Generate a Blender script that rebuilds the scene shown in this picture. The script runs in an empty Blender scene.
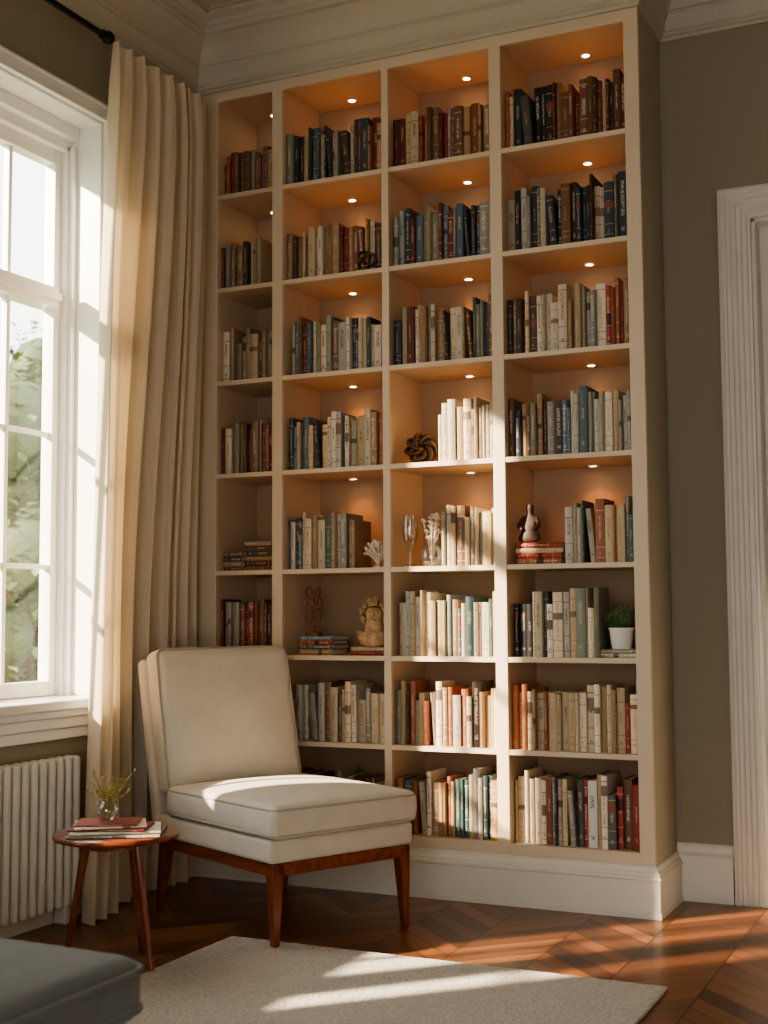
import bpy, bmesh, math, random
from mathutils import Vector, Matrix, Euler
random.seed(7)
R=random.Random(11)
COL=bpy.context.scene.collection
D=bpy.data

# ---------------------------------------------------------------- materials
def newmat(name):
    m=D.materials.new(name); m.use_nodes=True
    nt=m.node_tree; b=nt.nodes['Principled BSDF']
    return m,nt,b
def N(nt,t,**k):
    n=nt.nodes.new(t)
    for a,v in k.items(): setattr(n,a,v)
    return n
def mth(nt,op,a,b=None,c=None):
    n=nt.nodes.new('ShaderNodeMath'); n.operation=op
    for i,v in enumerate((a,b,c)):
        if v is None: continue
        if isinstance(v,(int,float)): n.inputs[i].default_value=v
        else: nt.links.new(v,n.inputs[i])
    return n.outputs[0]
def simple(name,col,rough=.5,metal=0,var=.08,vscale=6,bump=0,bscale=120,sheen=0,coat=0,spec=.5):
    m,nt,b=newmat(name)
    b.inputs['Roughness'].default_value=rough; b.inputs['Metallic'].default_value=metal
    b.inputs['Sheen Weight'].default_value=sheen; b.inputs['Coat Weight'].default_value=coat
    b.inputs['Specular IOR Level'].default_value=spec
    tc=N(nt,'ShaderNodeTexCoord'); nz=N(nt,'ShaderNodeTexNoise'); nz.inputs['Scale'].default_value=vscale; nz.inputs['Detail'].default_value=4
    nt.links.new(tc.outputs['Object'],nz.inputs['Vector'])
    rp=N(nt,'ShaderNodeValToRGB'); e=rp.color_ramp.elements
    e[0].position=.3; e[1].position=.7
    e[0].color=(*[c*(1-var) for c in col],1); e[1].color=(*[min(1,c*(1+var)) for c in col],1)
    nt.links.new(nz.outputs['Fac'],rp.inputs['Fac']); nt.links.new(rp.outputs['Color'],b.inputs['Base Color'])
    if bump:
        n2=N(nt,'ShaderNodeTexNoise'); n2.inputs['Scale'].default_value=bscale; n2.inputs['Detail'].default_value=3
        nt.links.new(tc.outputs['Object'],n2.inputs['Vector'])
        bp=N(nt,'ShaderNodeBump'); bp.inputs['Strength'].default_value=bump; bp.inputs['Distance'].default_value=.004
        nt.links.new(n2.outputs['Fac'],bp.inputs['Height']); nt.links.new(bp.outputs['Normal'],b.inputs['Normal'])
    return m
M={}
M['wall']=simple('wall_paint',(.29,.258,.188),.85,var=.03,vscale=1.5,bump=.08,bscale=300)
M['ceil']=simple('ceiling_paint',(.52,.46,.37),.9,var=.02,vscale=1)
M['crown']=simple('crown_paint',(.47,.43,.345),.6,var=.02)
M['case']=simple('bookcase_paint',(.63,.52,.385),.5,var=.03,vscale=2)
M['side']=simple('bookcase_side_greige',(.42,.38,.295),.6,var=.03,vscale=2)  # greyer, darker tone than the rest of the bookcase
M['shelf']=simple('bookcase_shelf_paint_bounce',(.60,.44,.29),.5,var=.03,vscale=2)  # interior paint with warm bounced sunlight put into the colour
M['caseback']=simple('bookcase_back_paint_bounce',(.39,.26,.16),.7,var=.04,vscale=2)  # back paint warmed too, sun bounce off the floor painted in
M['trim']=simple('trim_white_paint',(.70,.67,.59),.4,var=.02)
M['winpaint']=simple('window_white_paint',(.80,.80,.77),.35,var=.015)
M['rad']=simple('radiator_enamel',(.66,.64,.57),.4,var=.03)
M['black']=simple('black_iron',(.02,.018,.016),.4,metal=.7,var=.05)
M['pages']=simple('book_pages',(.72,.62,.45),.9,var=.1,vscale=40)
M['ceramic']=simple('white_ceramic',(.75,.74,.70),.35,var=.02)
M['soil']=simple('potting_soil',(.04,.025,.015),.95,var=.4,vscale=80)
M['leafg']=simple('plant_leaf',(.16,.27,.10),.5,var=.5,vscale=40)
M['sprig']=simple('sprig_leaf',(.40,.34,.08),.6,var=.4,vscale=60)
M['bronze']=simple('dark_bronze',(.10,.06,.035),.38,metal=.5,var=.4,vscale=30)
M['rustm']=simple('rusty_metal',(.18,.08,.045),.5,metal=.3,var=.4,vscale=40)
M['stone']=simple('carved_sandstone',(.48,.32,.175),.8,var=.35,vscale=40,bump=.6,bscale=90)
M['coral']=simple('white_coral',(.78,.68,.56),.7,var=.15,vscale=60)
M['redclay']=simple('brown_clay',(.065,.032,.02),.6,var=.4,vscale=40)
M['bark']=simple('tree_bark',(.05,.04,.025),.9,var=.3,vscale=8)
M['grass']=simple('lawn_grass',(.09,.13,.04),.95,var=.3,vscale=2)
M['otto']=simple('dark_slate_fabric',(.10,.11,.105),.9,var=.15,vscale=12,bump=.4,bscale=500,sheen=.3)
M['fabric']=simple('oatmeal_linen',(.60,.555,.47),.92,var=.05,vscale=10,bump=.35,bscale=600,sheen=.25)
M['piping']=simple('linen_piping',(.42,.38,.31),.9,var=.05,bump=.2,bscale=500)

def wood(name,c1,c2,rough=.3,scale=3,axis='Z',coat=.2):
    m,nt,b=newmat(name)
    tc=N(nt,'ShaderNodeTexCoord'); mp=N(nt,'ShaderNodeMapping')
    s={'Z':(14,14,1.2),'X':(1.2,14,14),'Y':(14,1.2,14)}[axis]; mp.inputs['Scale'].default_value=s
    nz=N(nt,'ShaderNodeTexNoise'); nz.inputs['Scale'].default_value=scale; nz.inputs['Detail'].default_value=6; nz.inputs['Distortion'].default_value=.6
    rp=N(nt,'ShaderNodeValToRGB'); e=rp.color_ramp.elements; e[0].position=.32; e[1].position=.7; e[0].color=(*c1,1); e[1].color=(*c2,1)
    nt.links.new(tc.outputs['Object'],mp.inputs[0]); nt.links.new(mp.outputs[0],nz.inputs['Vector']); nt.links.new(nz.outputs['Fac'],rp.inputs['Fac'])
    nt.links.new(rp.outputs['Color'],b.inputs['Base Color']); b.inputs['Roughness'].default_value=rough; b.inputs['Coat Weight'].default_value=coat
    return m
M['mahog']=wood('mahogany_wood',(.11,.026,.009),(.28,.072,.026),.28)
M['mahogx']=wood('mahogany_rail',(.11,.026,.009),(.28,.072,.026),.28,axis='X')

def glassmat(name,tint=(1,1,1),fac=.08):
    m=D.materials.new(name); m.use_nodes=True; nt=m.node_tree; nt.nodes.clear()
    o=N(nt,'ShaderNodeOutputMaterial'); mx=N(nt,'ShaderNodeMixShader'); t=N(nt,'ShaderNodeBsdfTransparent'); g=N(nt,'ShaderNodeBsdfGlossy')
    fr=N(nt,'ShaderNodeLayerWeight'); fr.inputs['Blend'].default_value=.25
    t.inputs['Color'].default_value=(*tint,1); g.inputs['Roughness'].default_value=.02
    k=mth(nt,'MULTIPLY_ADD',fr.outputs['Facing'],fac*4,fac)
    nt.links.new(k,mx.inputs[0]); nt.links.new(t.outputs[0],mx.inputs[1]); nt.links.new(g.outputs[0],mx.inputs[2]); nt.links.new(mx.outputs[0],o.inputs[0])
    return m
M['pane']=glassmat('window_glass',(1,1,1),.02)
M['glass']=glassmat('clear_glass',(.9,.92,.9),.18)

def emis(name,col,s):
    m=D.materials.new(name); m.use_nodes=True; nt=m.node_tree; b=nt.nodes['Principled BSDF']
    b.inputs['Base Color'].default_value=(*col,1); b.inputs['Emission Color'].default_value=(*col,1); b.inputs['Emission Strength'].default_value=s
    return m
M['lamp']=emis('warm_lamp_lens',(1,.76,.48),30)

def curtainmat():
    m,nt,b=newmat('cream_linen_curtain')
    b.inputs['Base Color'].default_value=(.74,.65,.51,1); b.inputs['Roughness'].default_value=.9; b.inputs['Sheen Weight'].default_value=.2
    tr=N(nt,'ShaderNodeBsdfTranslucent'); tr.inputs['Color'].default_value=(.78,.63,.43,1)
    mx=N(nt,'ShaderNodeMixShader'); mx.inputs[0].default_value=.32
    tc=N(nt,'ShaderNodeTexCoord'); w=N(nt,'ShaderNodeTexNoise'); w.inputs['Scale'].default_value=350
    bp=N(nt,'ShaderNodeBump'); bp.inputs['Strength'].default_value=.2; bp.inputs['Distance'].default_value=.003
    nt.links.new(tc.outputs['Object'],w.inputs['Vector']); nt.links.new(w.outputs['Fac'],bp.inputs['Height']); nt.links.new(bp.outputs[0],b.inputs['Normal'])
    o=nt.nodes['Material Output']; nt.links.new(b.outputs[0],mx.inputs[1]); nt.links.new(tr.outputs[0],mx.inputs[2]); nt.links.new(mx.outputs[0],o.inputs[0])
    return m
M['curtain']=curtainmat()

def floormat():
    m,nt,b=newmat('chevron_parquet')
    tc=N(nt,'ShaderNodeTexCoord'); sp=N(nt,'ShaderNodeSeparateXYZ'); nt.links.new(tc.outputs['Object'],sp.inputs[0])
    x,y=sp.outputs[0],sp.outputs[1]
    W=.60; w=.11
    p=mth(nt,'DIVIDE',x,W); fp=mth(nt,'FRACT',p)
    zig=mth(nt,'MULTIPLY',mth(nt,'ABSOLUTE',mth(nt,'SUBTRACT',fp,.5)),W)
    s=mth(nt,'DIVIDE',mth(nt,'ADD',y,zig),w)
    pid=mth(nt,'FLOOR',s); col=mth(nt,'FLOOR',mth(nt,'MULTIPLY',p,2)); fs=mth(nt,'FRACT',s); fc=mth(nt,'FRACT',mth(nt,'MULTIPLY',p,2))
    cb=N(nt,'ShaderNodeCombineXYZ'); nt.links.new(pid,cb.inputs[0]); nt.links.new(col,cb.inputs[1])
    wn=N(nt,'ShaderNodeTexWhiteNoise'); nt.links.new(cb.outputs[0],wn.inputs['Vector'])
    cv=N(nt,'ShaderNodeCombineXYZ'); nt.links.new(mth(nt,'MULTIPLY',x,5),cv.inputs[0]); nt.links.new(mth(nt,'MULTIPLY',fs,2.6),cv.inputs[1]); nt.links.new(mth(nt,'MULTIPLY',wn.outputs['Value'],40),cv.inputs[2])
    nz=N(nt,'ShaderNodeTexNoise'); nz.inputs['Scale'].default_value=3; nz.inputs['Detail'].default_value=7; nt.links.new(cv.outputs[0],nz.inputs['Vector'])
    f=mth(nt,'ADD',mth(nt,'MULTIPLY',wn.outputs['Value'],.6),mth(nt,'MULTIPLY',nz.outputs['Fac'],.4))
    rp=N(nt,'ShaderNodeValToRGB'); e=rp.color_ramp.elements; e[0].position=.15; e[1].position=.80
    e[0].color=(.062,.023,.010,1); e[1].color=(.28,.108,.044,1); nt.links.new(f,rp.inputs[0])
    g1=mth(nt,'LESS_THAN',mth(nt,'MINIMUM',fs,mth(nt,'SUBTRACT',1,fs)),.028)
    g2=mth(nt,'LESS_THAN',mth(nt,'MINIMUM',fc,mth(nt,'SUBTRACT',1,fc)),.009)
    g=mth(nt,'MAXIMUM',g1,g2)
    mx=N(nt,'ShaderNodeMix',data_type='RGBA'); nt.links.new(g,mx.inputs[0]); nt.links.new(rp.outputs[0],mx.inputs[6]); mx.inputs[7].default_value=(.014,.006,.003,1)
    nt.links.new(mx.outputs[2],b.inputs['Base Color']); b.inputs['Roughness'].default_value=.30; b.inputs['Coat Weight'].default_value=.12; b.inputs['Coat Roughness'].default_value=.12
    bp=N(nt,'ShaderNodeBump'); bp.inputs['Strength'].default_value=.25; bp.inputs['Distance'].default_value=.002; nt.links.new(mth(nt,'SUBTRACT',1,g),bp.inputs['Height']); nt.links.new(bp.outputs[0],b.inputs['Normal'])
    return m
M['floor']=floormat()
def rugmat():
    m,nt,b=newmat('wool_rug')
    tc=N(nt,'ShaderNodeTexCoord'); v=N(nt,'ShaderNodeTexVoronoi'); v.inputs['Scale'].default_value=70; nt.links.new(tc.outputs['Object'],v.inputs['Vector'])
    nz=N(nt,'ShaderNodeTexNoise'); nz.inputs['Scale'].default_value=14; nt.links.new(tc.outputs['Object'],nz.inputs['Vector'])
    rp=N(nt,'ShaderNodeValToRGB'); e=rp.color_ramp.elements; e[0].position=.1; e[1].position=.75; e[0].color=(.58,.53,.45,1); e[1].color=(.39,.36,.30,1)
    nt.links.new(mth(nt,'ADD',mth(nt,'MULTIPLY',v.outputs['Distance'],.7),mth(nt,'MULTIPLY',nz.outputs['Fac'],.3)),rp.inputs[0]); nt.links.new(rp.outputs[0],b.inputs['Base Color'])
    b.inputs['Roughness'].default_value=.95; b.inputs['Sheen Weight'].default_value=.3
    bp=N(nt,'ShaderNodeBump'); bp.inputs['Strength'].default_value=.8; bp.inputs['Distance'].default_value=.006; nt.links.new(mth(nt,'SUBTRACT',1,v.outputs['Distance']),bp.inputs['Height']); nt.links.new(bp.outputs[0],b.inputs['Normal'])
    return m
M['rug']=rugmat()

PAL={'cream':(.56,.455,.315),'ivory':(.62,.535,.405),'white':(.66,.61,.51),'beige':(.43,.34,.225),'tan':(.32,.205,.115),'brown':(.16,.085,.048),
'dbrown':(.07,.040,.028),'black':(.022,.02,.02),'navy':(.032,.043,.062),'teal':(.055,.105,.105),'blue':(.11,.16,.205),'lblue':(.27,.37,.38),
'gray':(.26,.24,.205),'lgray':(.41,.38,.32),'dgray':(.085,.082,.078),'red':(.26,.042,.034),'dred':(.13,.026,.022),'rust':(.30,.105,.055),
'orange':(.40,.17,.08),'green':(.06,.10,.075),'sage':(.25,.26,.20),'olive':(.19,.165,.095)}
SP={};CV={}
for k,c in PAL.items():
    CV[k]=simple('book_cover_'+k,c,.6,var=.06,vscale=20)
    m,nt,b=newmat('book_spine_'+k); b.inputs['Roughness'].default_value=.5
    lum=sum(c)/3
    uv=N(nt,'ShaderNodeUVMap'); sp=N(nt,'ShaderNodeSeparateXYZ'); nt.links.new(uv.outputs[0],sp.inputs[0])
    U,V=sp.outputs[0],sp.outputs[1]
    fx=mth(nt,'FRACT',U); kk=mth(nt,'FLOOR',U)
    wn=N(nt,'ShaderNodeTexWhiteNoise',noise_dimensions='1D'); nt.links.new(kk,wn.inputs['W']); rnd=wn.outputs['Value']
    cv=N(nt,'ShaderNodeCombineXYZ'); nt.links.new(mth(nt,'MULTIPLY',fx,4.5),cv.inputs[0]); nt.links.new(mth(nt,'MULTIPLY',V,90),cv.inputs[1]); nt.links.new(mth(nt,'MULTIPLY',kk,3.7),cv.inputs[2])
    nz=N(nt,'ShaderNodeTexNoise'); nz.inputs['Scale'].default_value=1; nz.inputs['Detail'].default_value=1; nt.links.new(cv.outputs[0],nz.inputs['Vector'])
    txt=mth(nt,'GREATER_THAN',nz.outputs['Fac'],.5)
    r3=mth(nt,'FRACT',mth(nt,'MULTIPLY',rnd,31.7))
    inx=mth(nt,'LESS_THAN',mth(nt,'ABSOLUTE',mth(nt,'SUBTRACT',fx,.5)),mth(nt,'MULTIPLY_ADD',r3,.13,.09))
    vc=mth(nt,'MULTIPLY_ADD',r3,.18,.50); iny=mth(nt,'LESS_THAN',mth(nt,'ABSOLUTE',mth(nt,'SUBTRACT',V,vc)),mth(nt,'MULTIPLY_ADD',rnd,.20,.08))
    in2=mth(nt,'LESS_THAN',mth(nt,'ABSOLUTE',mth(nt,'SUBTRACT',V,.15)),.03)
    tm=mth(nt,'MULTIPLY',mth(nt,'MULTIPLY',txt,inx),mth(nt,'MAXIMUM',iny,in2))
    s2=mth(nt,'FRACT',mth(nt,'MULTIPLY',rnd,7.13))
    s4=mth(nt,'FRACT',mth(nt,'MULTIPLY',rnd,53.9))
    bandpos=mth(nt,'MULTIPLY_ADD',s4,.14,.78)
    b1=mth(nt,'LESS_THAN',mth(nt,'ABSOLUTE',mth(nt,'SUBTRACT',V,bandpos)),.008)
    b2=mth(nt,'LESS_THAN',mth(nt,'ABSOLUTE',mth(nt,'SUBTRACT',V,mth(nt,'MULTIPLY_ADD',s4,.08,.06))),.006)
    b3=mth(nt,'LESS_THAN',mth(nt,'ABSOLUTE',mth(nt,'SUBTRACT',V,mth(nt,'MULTIPLY_ADD',r3,.14,.22))),.006)
    bm=mth(nt,'MULTIPLY',mth(nt,'MAXIMUM',mth(nt,'MAXIMUM',b1,b3),b2),mth(nt,'GREATER_THAN',s2,.45))
    lb=mth(nt,'MULTIPLY',mth(nt,'LESS_THAN',mth(nt,'ABSOLUTE',mth(nt,'SUBTRACT',V,mth(nt,'MULTIPLY_ADD',s4,.35,.45))),mth(nt,'MULTIPLY_ADD',r3,.07,.03)),mth(nt,'GREATER_THAN',s2,.80))
    fac=mth(nt,'MULTIPLY',mth(nt,'MAXIMUM',tm,bm),mth(nt,'MULTIPLY_ADD',r3,.4,.45))
    r2=N(nt,'ShaderNodeValToRGB'); r2.color_ramp.interpolation='CONSTANT'; e=r2.color_ramp.elements
    if lum<.25:
        e[0].color=(.55,.42,.22,1); e[1].position=.5; e[1].color=(.65,.60,.5,1); lab=[q*.35 for q in c] if lum>.1 else (.22,.07,.05)
    else:
        e[0].color=(.07,.045,.03,1); e[1].position=.6; e[1].color=(.24,.07,.04,1); lab=(.20,.14,.10)
    nt.links.new(rnd,r2.inputs[0])
    vn=N(nt,'ShaderNodeMix',data_type='RGBA',blend_type='MULTIPLY'); vn.inputs[0].default_value=1; vn.inputs[6].default_value=(*c,1)
    cg=N(nt,'ShaderNodeCombineColor'); nt.links.new(mth(nt,'MULTIPLY_ADD',s2,.55,.70),cg.inputs[0]); nt.links.new(mth(nt,'MULTIPLY_ADD',r3,.12,mth(nt,'MULTIPLY_ADD',s2,.5,.66)),cg.inputs[1]); nt.links.new(mth(nt,'MULTIPLY_ADD',r3,.4,mth(nt,'MULTIPLY_ADD',s2,.5,.48)),cg.inputs[2])
    nt.links.new(cg.outputs[0],vn.inputs[7])
    ml=N(nt,'ShaderNodeMix',data_type='RGBA'); nt.links.new(lb,ml.inputs[0]); nt.links.new(vn.outputs[2],ml.inputs[6]); ml.inputs[7].default_value=(*lab,1)
    mx=N(nt,'ShaderNodeMix',data_type='RGBA'); nt.links.new(mth(nt,'MULTIPLY',fac,mth(nt,'SUBTRACT',1,lb)),mx.inputs[0]); nt.links.new(ml.outputs[2],mx.inputs[6]); nt.links.new(r2.outputs[0],mx.inputs[7])
    nt.links.new(mx.outputs[2],b.inputs['Base Color']); SP[k]=m

# ---------------------------------------------------------------- mesh builder
class B:
    def __init__(s): s.v=[];s.f=[];s.m=[];s.uv={};s.mats=[]
    def mi(s,mat):
        if mat not in s.mats: s.mats.append(mat)
        return s.mats.index(mat)
    def add(s,vs,fs,mat,T=None):
        o=len(s.v); k=s.mi(mat)
        for p in vs:
            p=Vector(p)
            if T is not None: p=T@p
            s.v.append(tuple(p))
        for f in fs: s.f.append([o+i for i in f]); s.m.append(k)
    def box(s,x0,x1,y0,y1,z0,z1,mat,T=None):
        vs=[(x0,y0,z0),(x1,y0,z0),(x1,y1,z0),(x0,y1,z0),(x0,y0,z1),(x1,y0,z1),(x1,y1,z1),(x0,y1,z1)]
        s.add(vs,[(0,3,2,1),(4,5,6,7),(0,1,5,4),(1,2,6,5),(2,3,7,6),(3,0,4,7)],mat,T)
    def lathe(s,prof,mat,n=32,T=None,cap=True):
        vs=[];fs=[]
        for r,z in prof:
            for i in range(n):
                a=2*math.pi*i/n; vs.append((r*math.cos(a),r*math.sin(a),z))
        for j in range(len(prof)-1):
            for i in range(n):
                a=j*n+i;b=j*n+(i+1)%n; fs.append((a,b,b+n,a+n))
        if cap:
            fs.append(tuple(reversed(range(n)))); fs.append(tuple(range((len(prof)-1)*n,len(prof)*n)))
        s.add(vs,fs,mat,T)
    def tube(s,pts,rad,mat,n=8,closed=False,T=None,cap=True):
        pts=[Vector(p) for p in pts]; m=len(pts); vs=[];fs=[]
        up=None
        for i,p in enumerate(pts):
            if closed: t=pts[(i+1)%m]-pts[i-1]
            else: t=pts[min(i+1,m-1)]-pts[max(i-1,0)]
            t.normalize()
            if up is None: up=Vector((0,0,1)) if abs(t.z)<.9 else Vector((1,0,0))
            a=t.cross(up)
            if a.length<1e-4: a=t.orthogonal()
            a.normalize(); b=a.cross(t).normalized(); up=b
            r=rad[i] if isinstance(rad,(list,tuple)) else rad
            for k in range(n):
                an=2*math.pi*k/n; vs.append(tuple(p+a*math.cos(an)*r+b*math.sin(an)*r))
        rng=m if closed else m-1
        for j in range(rng):
            j2=(j+1)%m
            for i in range(n):
                i2=(i+1)%n; fs.append((j*n+i,j*n+i2,j2*n+i2,j2*n+i))
        if not closed and cap:
            fs.append(tuple(reversed(range(n)))); fs.append(tuple(range((m-1)*n,m*n)))
        s.add(vs,fs,mat,T)
    def rbox(s,sx,sy,sz,r,mat,T=None,n=(14,14,5),puff=0,puffs=0):
        S=(sx/2,sy/2,sz/2)
        def arr(h,k):
            rr=min(r,h*.98); c=[-h+rr*(1-math.cos(math.pi/2*i/5)) for i in range(5)]
            mid=[-h+rr+(2*h-2*rr)*i/k for i in range(k+1)]
            return c+mid+[-q for q in reversed(c)]
        A=[arr(S[i],n[i]) for i in range(3)]
        idx={};vs=[];fs=[]
        def vert(i,j,k):
            key=(i,j,k)
            if key in idx: return idx[key]
            p=Vector((A[0][i],A[1][j],A[2][k]))
            q=Vector([max(-(S[a]-min(r,S[a]*.98)),min(S[a]-min(r,S[a]*.98),p[a])) for a in range(3)])
            d=p-q
            if d.length>1e-9:
                dn=d.normalized(); p=q+Vector([dn[a]*min(r,S[a]*.98) for a in range(3)])
            u,v=p.x/S[0],p.y/S[1]
            if puff: p.z+=(1 if p.z>0 else -.0)*puff*(1-abs(u)**2.5)*(1-abs(v)**2.5)*(abs(p.z)/S[2])
            if puffs:
                w=p.z/S[2]; e=(1-w*w)
                p.x+=puffs*e*(u); p.y+=puffs*e*(v)
            idx[key]=len(vs); vs.append(tuple(p)); return idx[key]
        nx,ny,nz=[len(a)-1 for a in A]
        for i in range(nx):
            for j in range(ny):
                fs.append((vert(i,j,0),vert(i,j+1,0),vert(i+1,j+1,0),vert(i+1,j,0)))
                fs.append((vert(i,j,nz),vert(i+1,j,nz),vert(i+1,j+1,nz),vert(i,j+1,nz)))
        for i in range(nx):
            for k in range(nz):
                fs.append((vert(i,0,k),vert(i+1,0,k),vert(i+1,0,k+1),vert(i,0,k+1)))
                fs.append((vert(i,ny,k),vert(i,ny,k+1),vert(i+1,ny,k+1),vert(i+1,ny,k)))
        for j in range(ny):
            for k in range(nz):
                fs.append((vert(0,j,k),vert(0,j,k+1),vert(0,j+1,k+1),vert(0,j+1,k)))
                fs.append((vert(nx,j,k),vert(nx,j+1,k),vert(nx,j+1,k+1),vert(nx,j,k+1)))
        s.add(vs,fs,mat,T)
    def sweep(s,path,prof,fn,mat,closed=False):
        m=len(path); P=[Vector(p) for p in path]; vs=[];fs=[];k=len(prof)
        for i in range(m):
            if closed or 0<i<m-1:
                d0=(P[i]-P[i-1]).normalized(); d1=(P[(i+1)%m]-P[i]).normalized()
            elif i==0: d0=d1=(P[1]-P[0]).normalized()
            else: d0=d1=(P[-1]-P[-2]).normalized()
            n0=Vector((-d0.y,d0.x)); n1=Vector((-d1.y,d1.x)); mm=(n0+n1)
            mm=mm/(mm.dot(n0)) if abs(mm.dot(n0))>1e-6 else n0
            for o,h in prof:
                q=P[i]+mm*o; vs.append(fn(q.x,q.y,h))
        for i in range(m if closed else m-1):
            i2=(i+1)%m
            for j in range(k):
                j2=(j+1)%k
                fs.append((i*k+j,i2*k+j,i2*k+j2,i*k+j2))
        if not closed:
            fs.append(tuple(range(k))); fs.append(tuple(reversed(range((m-1)*k,m*k))))
        s.add(vs,fs,mat)
    def obj(s,name,smooth=False,bevel=0,parent=None,loc=None,rot=None,fix=True,segs=2):
        me=D.meshes.new(name); me.from_pydata(s.v,[],s.f); 
        for mm in s.mats: me.materials.append(mm)
        me.polygons.foreach_set('material_index',s.m)
        if s.uv:
            ul=me.uv_layers.new(name='UVMap')
            for p in me.polygons:
                if p.index in s.uv:
                    for li,uvc in zip(p.loop_indices,s.uv[p.index]): ul.data[li].uv=uvc
        if fix:
            bm=bmesh.new(); bm.from_mesh(me); bmesh.ops.recalc_face_normals(bm,faces=bm.faces); bm.to_mesh(me); bm.free()
        if smooth:
            me.polygons.foreach_set('use_smooth',[True]*len(me.polygons))
            try: me.set_sharp_from_angle(angle=math.radians(smooth if smooth>1 else 40))
            except Exception: pass
        o=D.objects.new(name,me); COL.objects.link(o)
        if parent: o.parent=parent
        if loc: o.location=loc
        if rot: o.rotation_euler=rot
        if bevel:
            bv=o.modifiers.new('bevel','BEVEL'); bv.width=bevel; bv.segments=segs; bv.limit_method='ANGLE'; bv.angle_limit=math.radians(40)
        return o
def tag(o,label,cat,group=None,kind=None):
    o['label']=label; o['category']=cat
    if group: o['group']=group
    if kind: o['kind']=kind
    return o
def empty(name,loc,rot=(0,0,0)):
    e=D.objects.new(name,None); e.empty_display_size=.1; COL.objects.link(e); e.location=loc; e.rotation_euler=rot; return e
def struct(o,label=None): o['kind']='structure'; return o

# ---------------------------------------------------------------- dimensions
XW=-3.42; YF=5.165; YB=5.55; ZC=4.0; XR=1.9; Y0=-1.6
BX=[(-3.30,-3.000),(-2.945,-2.437),(-2.402,-1.920),(-1.866,-1.325)]
ZS=[3.643,3.187,2.736,2.290,1.852,1.399,1.012,.630,.247]
XE=-1.263; BT=.021

# ---------------------------------------------------------------- shell
b=B(); b.box(XW-.3,XR+.2,Y0-.2,YB+.3,-.12,0,M['floor']); struct(b.obj('floor'))
b=B(); b.box(XW-.3,XR+.2,Y0-.2,YB+.3,ZC,ZC+.12,M['ceil']); struct(b.obj('ceiling'))
DX0,DX1,DZ=-.90,.05,2.86
b=B(); b.box(XW-.245,DX0,YB,YB+.2,0,ZC,M['wall']); b.box(DX1,XR+.2,YB,YB+.2,0,ZC,M['wall']); b.box(DX0,DX1,YB,YB+.2,DZ,ZC,M['wall']); struct(b.obj('wall_back'))
WY0,WY1,WZ0,WZ1=1.74,4.45,.86,3.32
b=B(); WT=.245
b.box(XW-WT,XW,Y0-.2,WY0,0,ZC,M['wall']); b.box(XW-WT,XW,WY1,YB,0,ZC,M['wall'])
b.box(XW-WT,XW,WY0,WY1,0,WZ0-.04,M['wall']); b.box(XW-WT,XW,WY0,WY1,WZ1,ZC,M['wall']); struct(b.obj('wall_left'))
b=B(); b.box(XR,XR+.2,Y0-.2,YB,0,ZC,M['wall']); struct(b.obj('wall_right'))
b=B(); b.box(XW,-1.6,Y0-.2,Y0,0,ZC,M['wall']); b.box(1.2,XR,Y0-.2,Y0,0,ZC,M['wall']); b.box(-1.6,1.2,Y0-.2,Y0,2.6,ZC,M['wall']); struct(b.obj('wall_front'))  # unseen wall, opening added behind the camera to let in fill light

crown=[(0,-.31),(.010,-.31),(.014,-.298),(.024,-.294),(.024,-.280),(.032,-.276),(.034,-.262),(.040,-.235),(.054,-.215),(.054,-.202),(.064,-.198),(.066,-.180),(.080,-.145),(.104,-.118),(.135,-.102),(.135,-.090),(.150,-.086),(.150,-.060),(.162,-.056),(.168,-.040),(.185,-.028),(.205,-.024),(.205,-.012),(.225,-.010),(.225,0),(0,0)]
b=B()
path=[(XW,Y0),(XW,YF-.005),(XE,YF-.005),(XE,YB),(XR,YB),(XR,Y0)]
b.sweep(path,[(-o,h) for o,h in crown],lambda a,c,h:(a,c,ZC+h),M['crown']); struct(b.obj('trim_1',smooth=25))
bb=[(0,0),(.028,0),(.028,.15),(.022,.165),(.022,.185),(.012,.20),(.010,.225),(.004,.235),(0,.235)]
b=B(); b.sweep([(XW,Y0),(XW,YF-.05)],[(-o,h) for o,h in bb],lambda a,c,h:(a,c,h),M['trim']); struct(b.obj('baseboard_left',smooth=35))
b=B(); b.sweep([(XE,YB),(DX0-.13,YB)],[(-o,h) for o,h in bb],lambda a,c,h:(a,c,h),M['trim']); struct(b.obj('baseboard_back',smooth=25))
b=B(); b.sweep([(DX1+.13,YB),(XR,YB),(XR,Y0)],[(-o,h) for o,h in bb],lambda a,c,h:(a,c,h),M['trim']); struct(b.obj('baseboard_right',smooth=35))

w=.135
pf=[(0,0),(0,.03),(.012,.036),(.02,.03)]
x=.028
for i in range(4):
    pf+=[(x,.03),(x+.006,.021),(x+.014,.021),(x+.018,.03)]; x+=.022
pf+=[(w-.018,.03),(w-.012,.022),(w-.004,.02),(w,.012),(w,0)]
b=B(); b.sweep([(DX0-w+.01,0),(DX0-w+.01,DZ+w-.01),(DX1+w-.01,DZ+w-.01),(DX1+w-.01,0)],[(-o,h) for o,h in pf],lambda a,c,h:(a,YB-h,c),M['trim']); struct(b.obj('trim_2',smooth=30))
b=B(); b.box(DX0,DX0+.025,YB,YB+.2,0,DZ,M['trim']); b.box(DX1-.025,DX1,YB,YB+.2,0,DZ,M['trim']); b.box(DX0,DX1,YB,YB+.2,DZ-.025,DZ,M['trim'])
xx0,xx1=DX0+.027,DX1-.027; dy=YB+.09
b.box(xx0,xx1,dy,dy+.04,.008,DZ-.03,M['trim'])
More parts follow.
